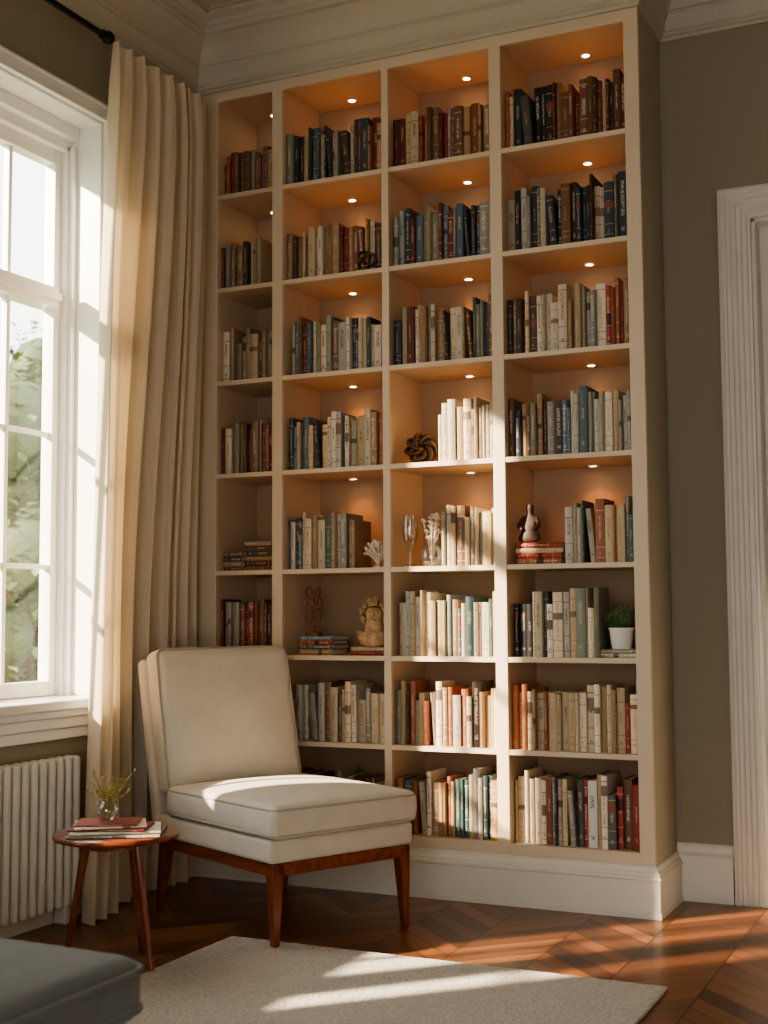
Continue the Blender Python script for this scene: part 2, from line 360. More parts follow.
for (u0,u1) in [(.12,.46),(.54,.88)]:
    for (z0,z1) in [(.2,.95),(1.15,2.6)]:
        a0=xx0+(xx1-xx0)*u0;a1=xx0+(xx1-xx0)*u1
        b.box(a0,a1,dy-.012,dy,z0,z1,M['trim']); b.box(a0+.05,a1-.05,dy-.022,dy-.01,z0+.05,z1-.05,M['trim'])
struct(b.obj('door_1',bevel=.004))

XG=-3.62
def window(name,y0,y1,ncol,st=.075):
    b=B(); m=M['winpaint']; xa,xb=XG-.04,XG+.02
    z0,z1=WZ0+.005,WZ1-.12
    b.box(xa,xb,y0,y0+st,z0,z1,m); b.box(xa,xb,y1-st,y1,z0,z1,m)
    b.box(xa,xb,y0+st,y1-st,z0,z0+.06,m); b.box(xa,xb,y0+st,y1-st,z1-.07,z1,m)
    b.box(xa-.01,xb+.03,y0+st,y1-st,2.50,2.585,m); b.box(xa,xb+.045,y0+st,y1-st,2.525,2.56,m)
    cw=(y1-y0-2*st); 
    for i in range(1,ncol):
        yy=y0+st+cw*i/ncol; b.box(xa+.015,xb-.012,yy-.0105,yy+.0105,z0+.06,z1-.07,m)
    for zz in (1.40,1.96): b.box(xa+.017,xb-.014,y0+st,y1-st,zz-.0105,zz+.0105,m)
    o=b.obj(name,bevel=.004); struct(o)
    g=B(); g.box(XG-.012,XG-.008,y0+st,y1-st,z0+.06,z1-.07,M['pane']); go=g.obj('glass',parent=o)
    return o
window('window_1',3.22,4.43,4); window('window_2_unseen',2.16,2.74,2,.05); window('window_3_unseen',1.76,2.06,1,.05)  # second and third are unseen, placed to shape the sun patches
b=B(); m=M['winpaint']
b.box(XW-WT,XW+.0,WY1-.018,WY1,WZ0,WZ1,m); b.box(XW-WT,XW,WY0,WY0+.018,WZ0,WZ1,m); b.box(XW-WT,XW,WY0,WY1,WZ1-.018,WZ1,m)
b.box(XG-.04,XG+.05,2.74,3.22,WZ0,WZ1-.018,m); b.box(XG-.04,XG+.05,2.06,2.16,WZ0,WZ1-.018,m)  # unseen window posts, wide one added to block sun from bookcase end
for i,(dx,dz) in enumerate([(.03,.125),(.065,.075)]): b.box(XG-.04,XG+.02+dx,WY0+.018,WY1-.018,WZ1-dz,WZ1-.018,m)
for i,(dx,dy) in enumerate([(.03,.05),(.055,.034)]): b.box(XG-.04,XG+.02+dx,WY1-.018-dy+.012,WY1-.018,WZ0,WZ1-.1,m)
struct(b.obj('trim_3',bevel=.004))
b=B(); cp=[(0,0),(0,.022),(.012,.028),(.02,.02),(.055,.018),(.062,.026),(.075,.026),(.075,0)]
b.sweep([(WY0-.07,WZ0),(WY0-.07,WZ1+.07),(WY1+.07,WZ1+.07),(WY1+.07,WZ0)],[(-o,h) for o,h in cp],lambda a,c,h:(XW+h,a,c),M['winpaint']); struct(b.obj('trim_4',smooth=30))
b=B(); b.box(XW-WT+.0,XW+.075,WY0-.09,WY1-.03,WZ0-.035,WZ0+.003,m)
b.box(XW-.0,XW+.05,WY0-.08,WY1-.04,WZ0-.065,WZ0-.035,m); b.box(XW,XW+.032,WY0-.08,WY1-.04,WZ0-.11,WZ0-.065,m); b.box(XW,XW+.02,WY0-.08,WY1-.04,WZ0-.155,WZ0-.11,m)
struct(b.obj('trim_5',bevel=.006,segs=3))

# ---------------------------------------------------------------- bookcase
bc=empty('bookcase',(-2.3,YF,0)); tag(bc,"tall cream built-in bookcase with many shelves and small warm downlights",'bookcase')
def part(b,name,label=None,**k):
    o=b.obj(name,**k); o.parent=bc; o.matrix_parent_inverse=Matrix.Translation((2.3,-YF,0)); 
    if label:o['label']=label
    return o
ups=[(XW+.002,-3.30),(-3.000,-2.945),(-2.437,-2.402),(-1.920,-1.866),(-1.325,XE)]
for i,(a,c) in enumerate(ups):
    b=B(); b.box(a,c,YF,YF+.022,.20,3.70,M['case'])
    if c-a>.05: 
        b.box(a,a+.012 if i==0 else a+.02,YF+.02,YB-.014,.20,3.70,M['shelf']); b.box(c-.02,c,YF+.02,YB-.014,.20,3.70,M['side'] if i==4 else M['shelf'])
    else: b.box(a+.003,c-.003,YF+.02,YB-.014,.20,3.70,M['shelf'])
    part(b,'upright',bevel=.003)
b=B(); b.box(XW+.002,XE-.001,YF+.001,YF+.021,3.643,3.71,M['case']); b.box(XW+.002,XE-.02,YF+.02,YB-.014,3.655,3.70,M['shelf']); part(b,'top_panel',bevel=.002)
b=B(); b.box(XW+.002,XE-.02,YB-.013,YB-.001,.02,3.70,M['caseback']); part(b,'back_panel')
b=B(); 
pl=[(0,0),(.026,0),(.026,.020),(.022,.024),(.022,.145),(.027,.150),(.027,.160),(.020,.164),(.020,.174),(.013,.180),(.009,.190),(.009,.198),(.003,.202),(0,.202)]
b.sweep([(XW+.002,YF),(XE,YF),(XE,YB-.001)],[(-o,h) for o,h in pl],lambda a,c,h:(a,c,h),M['trim']); part(b,'plinth',"white moulded plinth",smooth=20)
for bi,(a,c) in enumerate(BX):
    for r in range(1,9):
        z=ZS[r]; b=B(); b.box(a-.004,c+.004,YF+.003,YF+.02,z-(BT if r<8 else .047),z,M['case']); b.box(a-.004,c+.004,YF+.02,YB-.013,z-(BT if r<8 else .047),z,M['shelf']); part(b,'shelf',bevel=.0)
lb_=B(); lb_.lathe([(.012,0),(.024,0),(.025,-.003),(.023,-.006),(.017,-.0065),(.016,-.002),(.012,-.002)],M['trim'],n=20,cap=False); lb_.lathe([(.0165,-.001),(.0165,-.003)],M['lamp'],n=20)
proto=None
nl=[2,5,5,5]
for bi,(a,c) in enumerate(BX):
    for r in range(nl[bi]):
        zz=(ZS[0]+.012 if r==0 else ZS[r]-BT)
        xc=(a+c)/2+(.03 if bi>1 else -.03 if bi==1 else 0); yc=YF+.280
        if proto is None: proto=lb_.obj('downlight',smooth=40); o=proto
        else: o=proto.copy(); COL.objects.link(o)
        o.parent=bc; o.matrix_parent_inverse=Matrix.Translation((2.3,-YF,0)); o.location=(xc,yc,zz-.0005)
        o['label']="small round recessed downlight with warm lens"
        L=D.lights.new('downlight_lamp','SPOT'); L.energy=[8,6,4.6,4.6,3.4][r]*(.12 if bi==0 else 1)*R.uniform(.8,1.2); L.color=(1,.42,.14); L.spot_size=math.radians(112); L.spot_blend=1; L.shadow_soft_size=.018
        lo=D.objects.new('downlight_lamp',L); COL.objects.link(lo); lo.location=(xc,yc,zz-.012)

# ---------------------------------------------------------------- books
def book_mesh(b,w,h,d,col,T,seed,arc=.005):
    t=.0022; spm=SP[col]; cm=CV[col]; n=5
    outer=[(0,d)]+[(w*i/n, -arc*math.sin(math.pi*i/n)+0.0) for i in range(n+1)]+[(w,d)]
    inner=[(t,d)]+[(t+(w-2*t)*i/n, t-arc*math.sin(math.pi*i/n)) for i in range(n+1)]+[(w-t,d)]
    k=len(outer); vs=[(x,y,0) for x,y in outer]+[(x,y,h) for x,y in outer]+[(x,y,0) for x,y in inner]+[(x,y,h) for x,y in inner]
    b.mi(spm)
    for i in range(k-1):
        fs=(i,i+1,k+i+1,k+i)
        isp=1<=i<=n
        f0=len(b.f); b.add([vs[j] for j in fs],[(0,1,2,3)],spm if isp else cm,T)
        if isp:
            u0=(i-1)/n*.98+.01+seed;u1=i/n*.98+.01+seed; b.uv[f0]=[(u0,0),(u1,0),(u1,1),(u0,1)]
    o=2*k
    b.add(vs,[(o+i+1,o+i,o+k+i,o+k+i+1) for i in range(k-1)]+[(i,o+i,o+i+1,i+1) for i in range(k-1)]+[(k+i,k+i+1,o+k+i+1,o+k+i) for i in range(k-1)]+[(0,k,o+k,o),(k-1,o+k-1,o+2*k-1,2*k-1)],cm,T)
    b.box(t,w-t,t+.001,d-.005,.003,h-.004,M['pages'],T)
PN={'dk':['dbrown','black','dred','brown','dbrown','dgray','brown','cream','tan','dgray','navy','rust'],
'dkred':['brown','dred','red','dbrown','cream','rust','tan','brown','beige','dred','gray'],
'tealmix':['teal','black','dgray','cream','dred','teal','gray','dbrown','beige','sage','tan','red','navy'],
'mid':['brown','cream','tan','gray','dbrown','beige','dred','ivory','tan','rust'],
'cool':['cream','lgray','navy','teal','beige','blue','brown','ivory','gray','tan','dred','sage'],
'light':['cream','ivory','beige','lgray','tan','gray','cream','white','tan','brown','sage'],
'midbeige':['brown','cream','beige','gray','lgray','tan','beige','ivory','tan','cream'],
'lightblue':['navy','blue','lgray','cream','ivory','white','teal','beige','gray','ivory','tan','rust'],
'warm':['cream','ivory','beige','tan','white','rust','cream','red','gray','teal','lgray','dbrown','tan'],
'creams':['cream','ivory','beige','cream','beige','ivory','lblue','white','dgray','tan','teal','lblue'],
'b4r3':['black','dbrown','cream','ivory','lgray','cream','beige','tan','gray','white','rust','red','dred'],
'b4r4':['brown','tan','dbrown','gray','navy','lgray','blue','lblue','lgray','white','gray','beige'],
'b4r2':['black','dgray','gray','black','beige','brown','dgray','olive','lgray','dbrown','cream','navy'],
'b4r8':['cream','ivory','tan','navy','gray','rust','dgray','white','brown','red','beige'],
'b4r6':['black','cream','dgray','ivory','lgray','cream','beige','sage','white'],
'b4r5':['lgray','ivory','beige','cream','rust','orange','cream','red','gray','teal'],
'b4r7':['orange','tan','cream','rust','beige','ivory','white','cream','tan','beige','cream','red','red']}
CELLS=[(1,0,0,1,'tealmix',.22,.265,0),(2,0,0,1,'dkred',.21,.26,0),(3,0,0,1,'dk',.22,.28,0),
(1,1,0,.98,'mid',.21,.26,0),(2,1,0,1,'cool',.225,.285,0),(3,1,0,1,'b4r2',.235,.29,0),
(1,2,.03,1,'cool',.225,.275,0),(2,2,0,1,'cool',.235,.285,0),(3,2,0,1,'b4r3',.235,.29,1),
(1,3,.03,.97,'lightblue',.21,.27,1),(2,3,.42,1,'midbeige',.22,.28,0),(3,3,0,1,'b4r4',.225,.285,1),
(1,4,0,.70,'lightblue',.21,.27,1),(2,4,.46,1,'light',.22,.27,0),(3,4,.44,1,'b4r5',.22,.285,1),
(2,5,.02,1,'creams',.22,.29,0),(3,5,.02,.72,'b4r6',.22,.29,1),
(1,6,.03,1,'light',.21,.27,0),(2,6,0,1,'warm',.21,.28,0),(3,6,0,1,'b4r7',.23,.28,1),
(1,7,0,1,'mid',.20,.26,0),(2,7,0,1,'warm',.22,.30,0),(3,7,0,1,'b4r8',.24,.30,1),
(0,0,0,1,'dkred',.18,.22,0),(0,1,0,.75,'mid',.20,.24,0),(0,2,0,1,'mid',.21,.26,0),(0,3,0,1,'mid',.21,.25,0),
(0,5,0,1,'dkred',.22,.26,0),(0,6,0,1,'mid',.2,.26,0),(0,7,0,1,'mid',.2,.26,0)]
books=[]
ROWN=['top','second','third','fourth','fifth','sixth','seventh','bottom']
seed=0
for bay,row,f0,f1,pal,h0,h1,lr in CELLS:
    a,c=BX[bay]; xs=a+(c-a)*f0+.004; x=xs; end=a+(c-a)*f1-.004; z=ZS[row+1]
    p=PN[pal]; runc=None; runh=None; runleft=0; last=None
    while True:
        w=R.choice([.013,.016,.019,.022,.024,.026,.030,.034,.038,.020])*R.uniform(.9,1.1)
        if end-x-w<.013: w=end-x
        if w<.011: break
        if lr: col=p[max(0,min(len(p)-1,int((x-xs)/(end-xs)*len(p)+R.uniform(-1.2,1.2))))]
        elif runleft>0: col=runc
        else:
            col=R.choice(p)
            if col==last: col=R.choice(p)
        if col==last and lr and R.random()<.6: col=R.choice(p)
        last=col
        h=R.uniform(h0,h1) if R.random()<.85 else R.uniform(h0-.03,h0+.02)
        if runleft>0: h=runh; runleft-=1
        elif R.random()<.08: runc=col; runh=h; runleft=R.randint(1,2)
        h=min(h,ZS[row]-z-.045)
        ln=0
        if bay>0 and .05<(x-xs) and end-x>.12 and R.random()<.05: ln=math.radians(R.uniform(3.5,6)); h=min(h,.225)
        dpt=R.uniform(.15,.19); y=YF+.030+R.uniform(0,.03)
        xp=x+h*math.sin(ln)+.0005
        books.append(dict(bay=bay,row=row,x=xp,y=y,z=z,w=w-.0012,h=h,d=dpt,col=col,seed=seed,ln=ln)); seed+=1
        x=xp+w*math.cos(ln) if ln else x+w
        if x>=end-.005: break
CN={'cream':'cream','ivory':'ivory','white':'white','beige':'beige','tan':'tan','brown':'brown','dbrown':'dark brown','black':'black','navy':'navy blue','teal':'dark teal','blue':'blue','lblue':'pale blue','gray':'gray','lgray':'light gray','dgray':'charcoal','red':'red','dred':'dark red','rust':'rust','orange':'orange','green':'green','sage':'sage green','olive':'olive'}
def score(k): return k['w']*k['h']/((k['x']**2+k['y']**2+(k['z']-1.2)**2))*(.3 if k['bay']==0 else 1)*(.2 if (k['bay']==1 and k['row']==7) else 1)
books.sort(key=score,reverse=True)
NB=284
for k in books[:NB]:
    b=B(); book_mesh(b,k['w'],k['h'],k['d'],k['col'],None,k['seed'])
    o=b.obj('book',smooth=50,loc=(k['x'],k['y'],k['z']),rot=(0,-k['ln'],0),fix=False)
    sz='thick' if k['w']>.034 else 'slim' if k['w']<.022 else 'medium'
    tag(o,"%s %s book %s on the %s shelf"%(sz,CN[k['col']],'leaning on its neighbour' if k['ln'] else 'standing upright',ROWN[k['row']]),'book',"books on the %s shelf"%ROWN[k['row']])
b=B()
for k in books[NB:]: book_mesh(b,k['w'],k['h'],k['d'],k['col'],Matrix.Translation((k['x'],k['y'],k['z']))@Matrix.Rotation(-k['ln'],4,'Y'),k['seed'])
o=b.obj('books',smooth=50,fix=False); tag(o,"rows of further small upright books on the bookcase shelves",'books',kind='stuff')

def flat(x,y,z,L,Wd,t,col,rz=0,label=None,group=None):
    global seed
    b=B()
    T=Matrix(((0,0,1,0),(0,1,0,0),(-1,0,0,t),(0,0,0,1)))
    T=Matrix.Translation((-L/2,-Wd/2,0))@T
    book_mesh(b,t,L,Wd,col,T,seed); seed+=1
    o=b.obj('book',smooth=50,loc=(x,y,z),rot=(0,0,rz),fix=False)
    tag(o,label or "%s book lying flat in a small stack"%CN[col],'book',group or "stacked books on the shelves")
    return z+t+.0004
def stack(x,y,z,cols,L=.2,Wd=.15,t=.024):
    for c in cols: z=flat(x+R.uniform(-.006,.006),y,z,L*R.uniform(.9,1),Wd,t*R.uniform(.8,1.15),c,R.uniform(-.06,.06))
    return z
YS=YF+.13
za=stack(-1.745,YS,ZS[5],['rust','red','cream','red'],.21,.15,.023)
zb=stack(-2.80,YS,ZS[6],['tan','dgray','red','blue'],.185,.15,.022)
zc=stack(-2.545,YS,ZS[6],['red','ivory'],.17,.15,.019)
zd=stack(-1.415,YS,ZS[6],['ivory','sage'],.165,.14,.018)
ze=stack(-3.095,YS,ZS[5],['brown','dbrown','tan','dgray','brown','cream'],.15,.16,.023)
ze2=stack(-3.235,YS,ZS[5],['dbrown','tan','dgray','brown'],.11,.16,.023)

# ---------------------------------------------------------------- ornaments
def knot(p,q,R1,r1,n):
    return [((R1+r1*math.cos(q*t))*math.cos(p*t),(R1+r1*math.cos(q*t))*math.sin(p*t),r1*math.sin(q*t)) for t in [2*math.pi*i/n for i in range(n)]]
def knotorn(loc,s,mat,label,p=2,q=5,rot=(1.2,.2,.4)):
    b=B(); pts=[Euler(rot).to_matrix()@Vector(v) for v in knot(p,q,.035*s,.018*s,120)]
    b.tube(pts,.0085*s,mat,n=8,closed=True)
    mz=min(v[2] for v in b.v); o=b.obj('knot_ornament',smooth=60,loc=(loc[0],loc[1],loc[2]-mz)); tag(o,label,'ornament'); return o
knotorn((-2.295,YF+.10,ZS[4]),1.25,M['bronze'],"dark bronze knotted ball ornament on a shelf",3,7)
knotorn((-2.52,YF+.0,ZS[2]),.8,M['bronze'],"small dark bronze twisted ornament on a shelf",2,3,(1.5,0,.3)).location.y=YF+.012
def coral(loc,s,n,label,seedv):
    rr=random.Random(seedv); b=B()
    b.lathe([(.0,0),(.022*s,0),(.02*s,.008*s),(.006*s,.014*s)],M['coral'],n=12)
    for i in range(n):
        a=rr.uniform(0,6.28); e=rr.uniform(.05,.95); L=rr.uniform(.06,.105)*s
        d=Vector((math.cos(a)*math.sin(e),math.sin(a)*math.sin(e),math.cos(e)))
        p0=Vector((0,0,.015*s)); pts=[p0+d*L*t+Vector((0,0,.012*s*math.sin(t*3)))+Vector((rr.uniform(-1,1),rr.uniform(-1,1),0))*.004*s*t for t in (0,.35,.7,1)]
        b.tube(pts,[.004*s,.0045*s,.0045*s,.006*s],M['coral'],n=6)
        T=Matrix.Translation(pts[-1])
        b.rbox(.014*s,.014*s,.012*s,.0058*s,M['coral'],T,n=(1,1,1))
    mz=min(v[2] for v in b.v)
    o=b.obj('coral_ornament',smooth=60,loc=(loc[0],loc[1],loc[2]-mz)); tag(o,label,'ornament'); return o
coral((-2.510,YF+.10,ZS[5]),1.05,52,"pale branching coral ornament beside blue and cream books",3)
def glassvase(loc,prof,name,label,extra=None,s=1):
    e=empty(name,loc); tag(e,label,'vase'); prof=[(r*s,z*s) for r,z in prof]
    b=B(); b.lathe(prof,M['glass'],n=28,cap=False); b.lathe([(.0005,prof[0][1]),prof[0]],M['glass'],n=28,cap=False)
    b.obj('glass_body',smooth=50,parent=e)
    if extra: extra(e)
    return e
glassvase((-2.340,YF+.07,ZS[5]),[(.028,0),(.028,.004),(.006,.012),(.005,.05),(.018,.075),(.026,.11),(.024,.15),(.020,.17)],'goblet',"slender clear glass goblet on a shelf",s=1.35)
glassvase((-2.285,YF+.20,ZS[5]),[(.024,0),(.03,.004),(.03,.07),(.012,.10),(.010,.15),(.014,.16)],'decanter',"clear glass decanter with a narrow neck on a shelf",s=1.25)
def blossoms(e):
    rr=random.Random(5); b=B()
    for i in range(20):
        a=rr.uniform(0,6.28); L=rr.uniform(.12,.225); s=rr.uniform(.01,.045)
        pts=[Vector((0,0,.01)),Vector((math.cos(a)*s*.4,math.sin(a)*s*.4,L*.5)),Vector((math.cos(a)*s,math.sin(a)*s,L))]
        b.tube(pts,.0014,M['coral'],n=5)
        for k in range(6):
            t=k/6*6.28; T=Matrix.Translation(pts[-1]+Vector((math.cos(t)*.006,math.sin(t)*.006,.002*k)))@Euler((rr.uniform(-.6,.6),rr.uniform(-.6,.6),t)).to_matrix().to_4x4()
            b.rbox(.012,.008,.0035,.0016,M['coral'],T,n=(1,1,1))
    b.obj('blossom_stems',smooth=60,parent=e)['label']="dried pale blossoms on thin stems"
glassvase((-2.240,YF+.08,ZS[5]),[(.03,0),(.045,.01),(.055,.035),(.052,.06),(.035,.085),(.024,.10),(.030,.12)],'vase',"round clear glass vase holding dried pale blossoms",blossoms,s=1.05)
def figurine(loc,rot,mat,s,name,label,nodes,ed,curls=None):
    me=D.meshes.new(name); bm=bmesh.new()
    vv=[bm.verts.new(Vector(p)*s) for p,_ in nodes]
    for a,c in ed: bm.edges.new((vv[a],vv[c]))
    bm.to_mesh(me); bm.free()
    o=D.objects.new(name,me); COL.objects.link(o); me.materials.append(mat)
    o.modifiers.new('skin','SKIN')
    for i,(p,r) in enumerate(nodes): me.skin_vertices[0].data[i].radius=(r*s,r*s)
    me.skin_vertices[0].data[0].use_root=True
    sd=o.modifiers.new('sub','SUBSURF'); sd.levels=2; sd.render_levels=2
    dg=bpy.context.evaluated_depsgraph_get(); ev=o.evaluated_get(dg); m2=D.meshes.new_from_object(ev)
    b=B(); b.add([v.co[:] for v in m2.vertices],[tuple(p.vertices) for p in m2.polygons],mat)
    D.objects.remove(o)
    if curls: curls(b,s)
    mz=min(v[2] for v in b.v)
    o=b.obj(name,smooth=180,loc=(loc[0],loc[1],loc[2]-mz),rot=(0,0,rot)); tag(o,label,'figurine'); return o
figurine((-1.79,YS-.04,za),0,M['redclay'],1.0,'figurine',"small dark brown seated figurine on stacked red books",
 [((0,0,.02),.036),((0,0,.06),.030),((0,0,.10),.026),((0,0,.125),.014),((0,0,.142),.017),((0,0,.160),.019),((0,0,.175),.012),
 ((.03,0,.108),.013),((.045,-.02,.078),.011),((.02,-.04,.058),.010),((-.03,0,.108),.013),((-.045,-.02,.078),.011),((-.02,-.04,.058),.010),((.05,-.02,.02),.018),((-.05,-.02,.02),.018)],
 [(0,1),(1,2),(2,3),(3,4),(4,5),(5,6),(2,7),(7,8),(8,9),(2,10),(10,11),(11,12),(0,13),(0,14)])
def curls(b,s):
    rr=random.Random(2)
    c=Vector((0,.002,.135))*s
    for i in range(90):
        z=rr.uniform(-.6,1); a=rr.uniform(0,6.28); h=math.sqrt(1-z*z)
        d=Vector((math.cos(a)*h,math.sin(a)*h,z))
        if d.y<-.5 and z<.5: continue
        p=c+Vector((d.x*.048,d.y*.046,d.z*.052))*s
        Q=d.to_track_quat('Z','Y').to_matrix().to_4x4()
        r0=.0095*s; b.tube([(r0*(1-.5*t/9)*math.cos(t*.95),r0*(1-.5*t/9)*math.sin(t*.95),.0014*s*t) for t in range(10)],.0044*s,M['stone'],n=6,T=Matrix.Translation(p)@Q)
    for sx in (-1,1):
        b.rbox(.012*s,.008*s,.008*s,.0035*s,M['stone'],Matrix.Translation(Vector((sx*.015,-.038,.135))*s),n=(1,1,1))
    b.tube([Vector((0,-.038,.140))*s,Vector((0,-.048,.122))*s,Vector((0,-.040,.118))*s],[.004*s,.007*s,.005*s],M['stone'],n=7)
    b.tube([Vector((-.012,-.037,.106))*s,Vector((0,-.042,.105))*s,Vector((.012,-.037,.106))*s],[.003*s,.005*s,.003*s],M['stone'],n=6)
    for k in range(9):
        t=k/8; b.tube([Vector((-.07+.02*t,-.02-.02*math.sin(t*3),.06-.05*t))*s,Vector((0,-.052,.045-.045*t))*s,Vector((.07-.01*t,-.02,.065-.05*t))*s],.0045*s,M['stone'],n=6)
figurine((-2.525,YS-.04,zc),.25,M['stone'],1.08,'figurine',"carved sandstone bust with curly hair on stacked books",
 [((0,0,.015),.048),((0,0,.05),.050),((0,0,.078),.030),((0,0,.105),.036),((0,0,.135),.042),((0,0,.165),.028),((.056,0,.045),.030),((-.056,0,.045),.030)],
 [(0,1),(1,2),(2,3),(3,4),(4,5),(1,6),(1,7)],curls)
def loopy():
    b=B(); m=M['rustm']
    b.box(-.035,.035,-.02,.02,0,.012,m)
    b.tube([(0,0,.01),(0,0,.05)],.004,m)
    for cx,cz,rx,rz in [(-.022,.085,.018,.035),(.022,.085,.018,.035),(0,.15,.040,.030),(-.022,.195,.014,.022),(.022,.195,.014,.022),(0,.15,.018,.014)]:
        b.tube([(cx+rx*math.cos(t),.006*math.sin(2*t),cz+rz*math.sin(t)) for t in [2*math.pi*i/28 for i in range(28)]],.0050,m,n=7,closed=True)
    b.tube([(-.022,0,.05),(0,0,.048),(.022,0,.05)],.005,m); b.tube([(0,0,.118),(0,0,.18)],.005,m)
    o=b.obj('metal_sculpture',smooth=60,loc=(-2.845,YS-.02,zb)); tag(o,"rusty looped metal sculpture on top of stacked books",'sculpture')
loopy()
def leafquad(b,p,d,up,L,Wd,mat):
    d=d.normalized(); s=d.cross(up); 
    if s.length<1e-3: s=d.orthogonal()
    s.normalize(); n=s.cross(d)
    b.add([p,p+d*L*.45+s*Wd*.5+n*L*.06,p+d*L,p+d*L*.45-s*Wd*.5+n*L*.06],[(0,1,2,3)],mat)
e=empty('potted_plant',(-1.405,YS-.04,zd)); tag(e,"small green bushy plant in a white ceramic pot on books",'plant')
b=B(); b.lathe([(.0,0),(.036,0),(.040,.004),(.050,.075),(.053,.08),(.053,.088),(.047,.088),(.045,.07)],M['ceramic'],n=32,cap=False); b.obj('pot',smooth=45,parent=e)
b=B(); b.lathe([(.0005,.072),(.0455,.072)],M['soil'],n=24,cap=False); b.obj('soil',parent=e)
b=B(); rr=random.Random(9)
for i in range(60):
    a=rr.uniform(0,6.28); el=rr.uniform(.05,1.5); q=rr.uniform(.85,1.08)
    p1=Vector((math.cos(a)*math.cos(el)*.072*q,math.sin(a)*math.cos(el)*.062*q,.10+math.sin(el)*.078*q)); p0=Vector((p1.x*.3,p1.y*.3,.075))
    b.tube([p0,p0.lerp(p1,.6)+Vector((0,0,.006)),p1],.0011,M['leafg'],n=4)
    for k in range(9):
        p=p0.lerp(p1,.35+.65*k/8); leafquad(b,p,Vector((rr.uniform(-1,1),rr.uniform(-1,1),rr.uniform(-.2,.9))),Vector((0,0,1)),.018,.011,M['leafg'])
for i,v in enumerate(b.v): b.v[i]=(min(v[0],.076),v[1],v[2])
b.obj('foliage',parent=e,fix=False)

# ---------------------------------------------------------------- curtain + rod
b=B(); ns,nz=460,80; XC=-3.250
def sst(a,c,x):
    t=max(0,min(1,(x-a)/(c-a))); return t*t*(3-2*t)
def cpt(s,zf):
    z=.006+zf*3.575
    y0=4.135*(1-zf)+4.285*zf; y1=5.095*(1-zf)+4.975*zf
    y=y0+(y1-y0)*(s+.012*math.sin(2*math.pi*s*3+1)*(1-zf))
    ph=2*math.pi*(s*7.8+.28*math.sin(s*8)+.10*math.sin(s*23+1))+.18*math.sin(zf*3+s*5)+.08*math.sin(zf*9+s*11)*(1-zf)
    amp=.052*(1-.10*zf**1.5)*(.82+.20*math.sin(s*19+2+.3*zf))
    if zf>.95: amp*=1-.45*(zf-.95)/.05
    sw=math.sin(ph); sw=math.copysign(abs(sw)**.85,sw)
    off=amp*sw+.007*math.sin(ph*2.3+zf*2)+.004*math.sin(z*1.7+s*6)
    x=max(XC+off,-3.300)
    k=sst(4.26,4.50,y)*(1-sst(.98,3.5,z))
    x=x*(1-k)+max(-3.350+off*.60,-3.388)*k
    y+=.018*math.cos(ph)
    return (x,min(y,5.125),z)
vs=[];fs=[]
for j in range(nz+1):
    for i in range(ns+1): vs.append(cpt(i/ns,j/nz))
for j in range(nz):
    for i in range(ns):
        a=j*(ns+1)+i; fs.append((a,a+1,a+ns+2,a+ns+1))
b.add(vs,fs,M['curtain']); o=b.obj('curtain',smooth=180,fix=False); tag(o,"full-length cream linen curtain hanging in folds beside the window",'curtain')
e=empty('curtain_rod',(XC,4.0,3.535)); tag(e,"black metal curtain rod with finial above the window",'curtain rod')
def rp_(b,name): o=b.obj(name,smooth=40); o.parent=e; o.matrix_parent_inverse=Matrix.Translation((-XC,-4.0,-3.535)); return o
ZR=3.565
b=B(); b.tube([(XC+.02,1.3,ZR),(XC+.02,4.21,ZR)],.013,M['black'],n=14); rp_(b,'pole')
b=B(); b.lathe([(.001,-.03),(.014,-.024),(.027,-.008),(.027,.008),(.014,.022),(.010,.028),(.019,.034),(.019,.042),(.001,.044)],M['black'],n=18,T=Matrix.Translation((XC+.02,4.225,ZR))@Matrix.Rotation(math.pi/2,4,'X'),cap=False); rp_(b,'finial')
yb_=3.55
b=B(); b.box(XW+.001,XW+.012,yb_-.02,yb_+.02,3.53,3.62,M['black']); b.tube([(XW+.01,yb_,ZR),(XC,yb_,ZR)],.006,M['black']); b.tube([(XC+.02,yb_-.01,ZR),(XC+.02,yb_+.01,ZR)],.018,M['black'],n=14); rp_(b,'bracket')

# ---------------------------------------------------------------- radiator
e=empty('radiator',(-3.34,3.2,0)); tag(e,"cream enamelled column radiator under the window sill",'radiator')
def rd(b,name,**k): o=b.obj(name,**k); o.parent=e; o.matrix_parent_inverse=Matrix.Translation((3.34,-3.2,0)); return o
b=B(); y=2.2
xm=-3.353
while y<4.24:
    b.rbox(.078,.036,.58,.0178,M['rad'],Matrix.Translation((xm,y,.355)),n=(2,1,2)); 
    b.tube([(xm-.015,y+.015,.60),(xm-.015,y+.036,.60)],.02,M['rad'],n=10); b.tube([(xm+.0,y+.015,.10),(xm+.0,y+.036,.10)],.02,M['rad'],n=10)
    y+=.050
rd(b,'radiator_body',smooth=60)
for yy in (2.25,3.20,4.15):
    b=B(); b.box(xm-.03,xm+.03,yy-.015,yy+.015,0,.09,M['rad']); rd(b,'radiator_foot',bevel=.008)

# ---------------------------------------------------------------- rug
b=B(); b.rbox(1.62,2.3,.014,.006,M['rug'],n=(30,40,1)); o=b.obj('rug',smooth=60,loc=(-1.81,4.215-1.15,.007)); tag(o,"pale grey-beige low pile wool rug on the parquet",'rug')

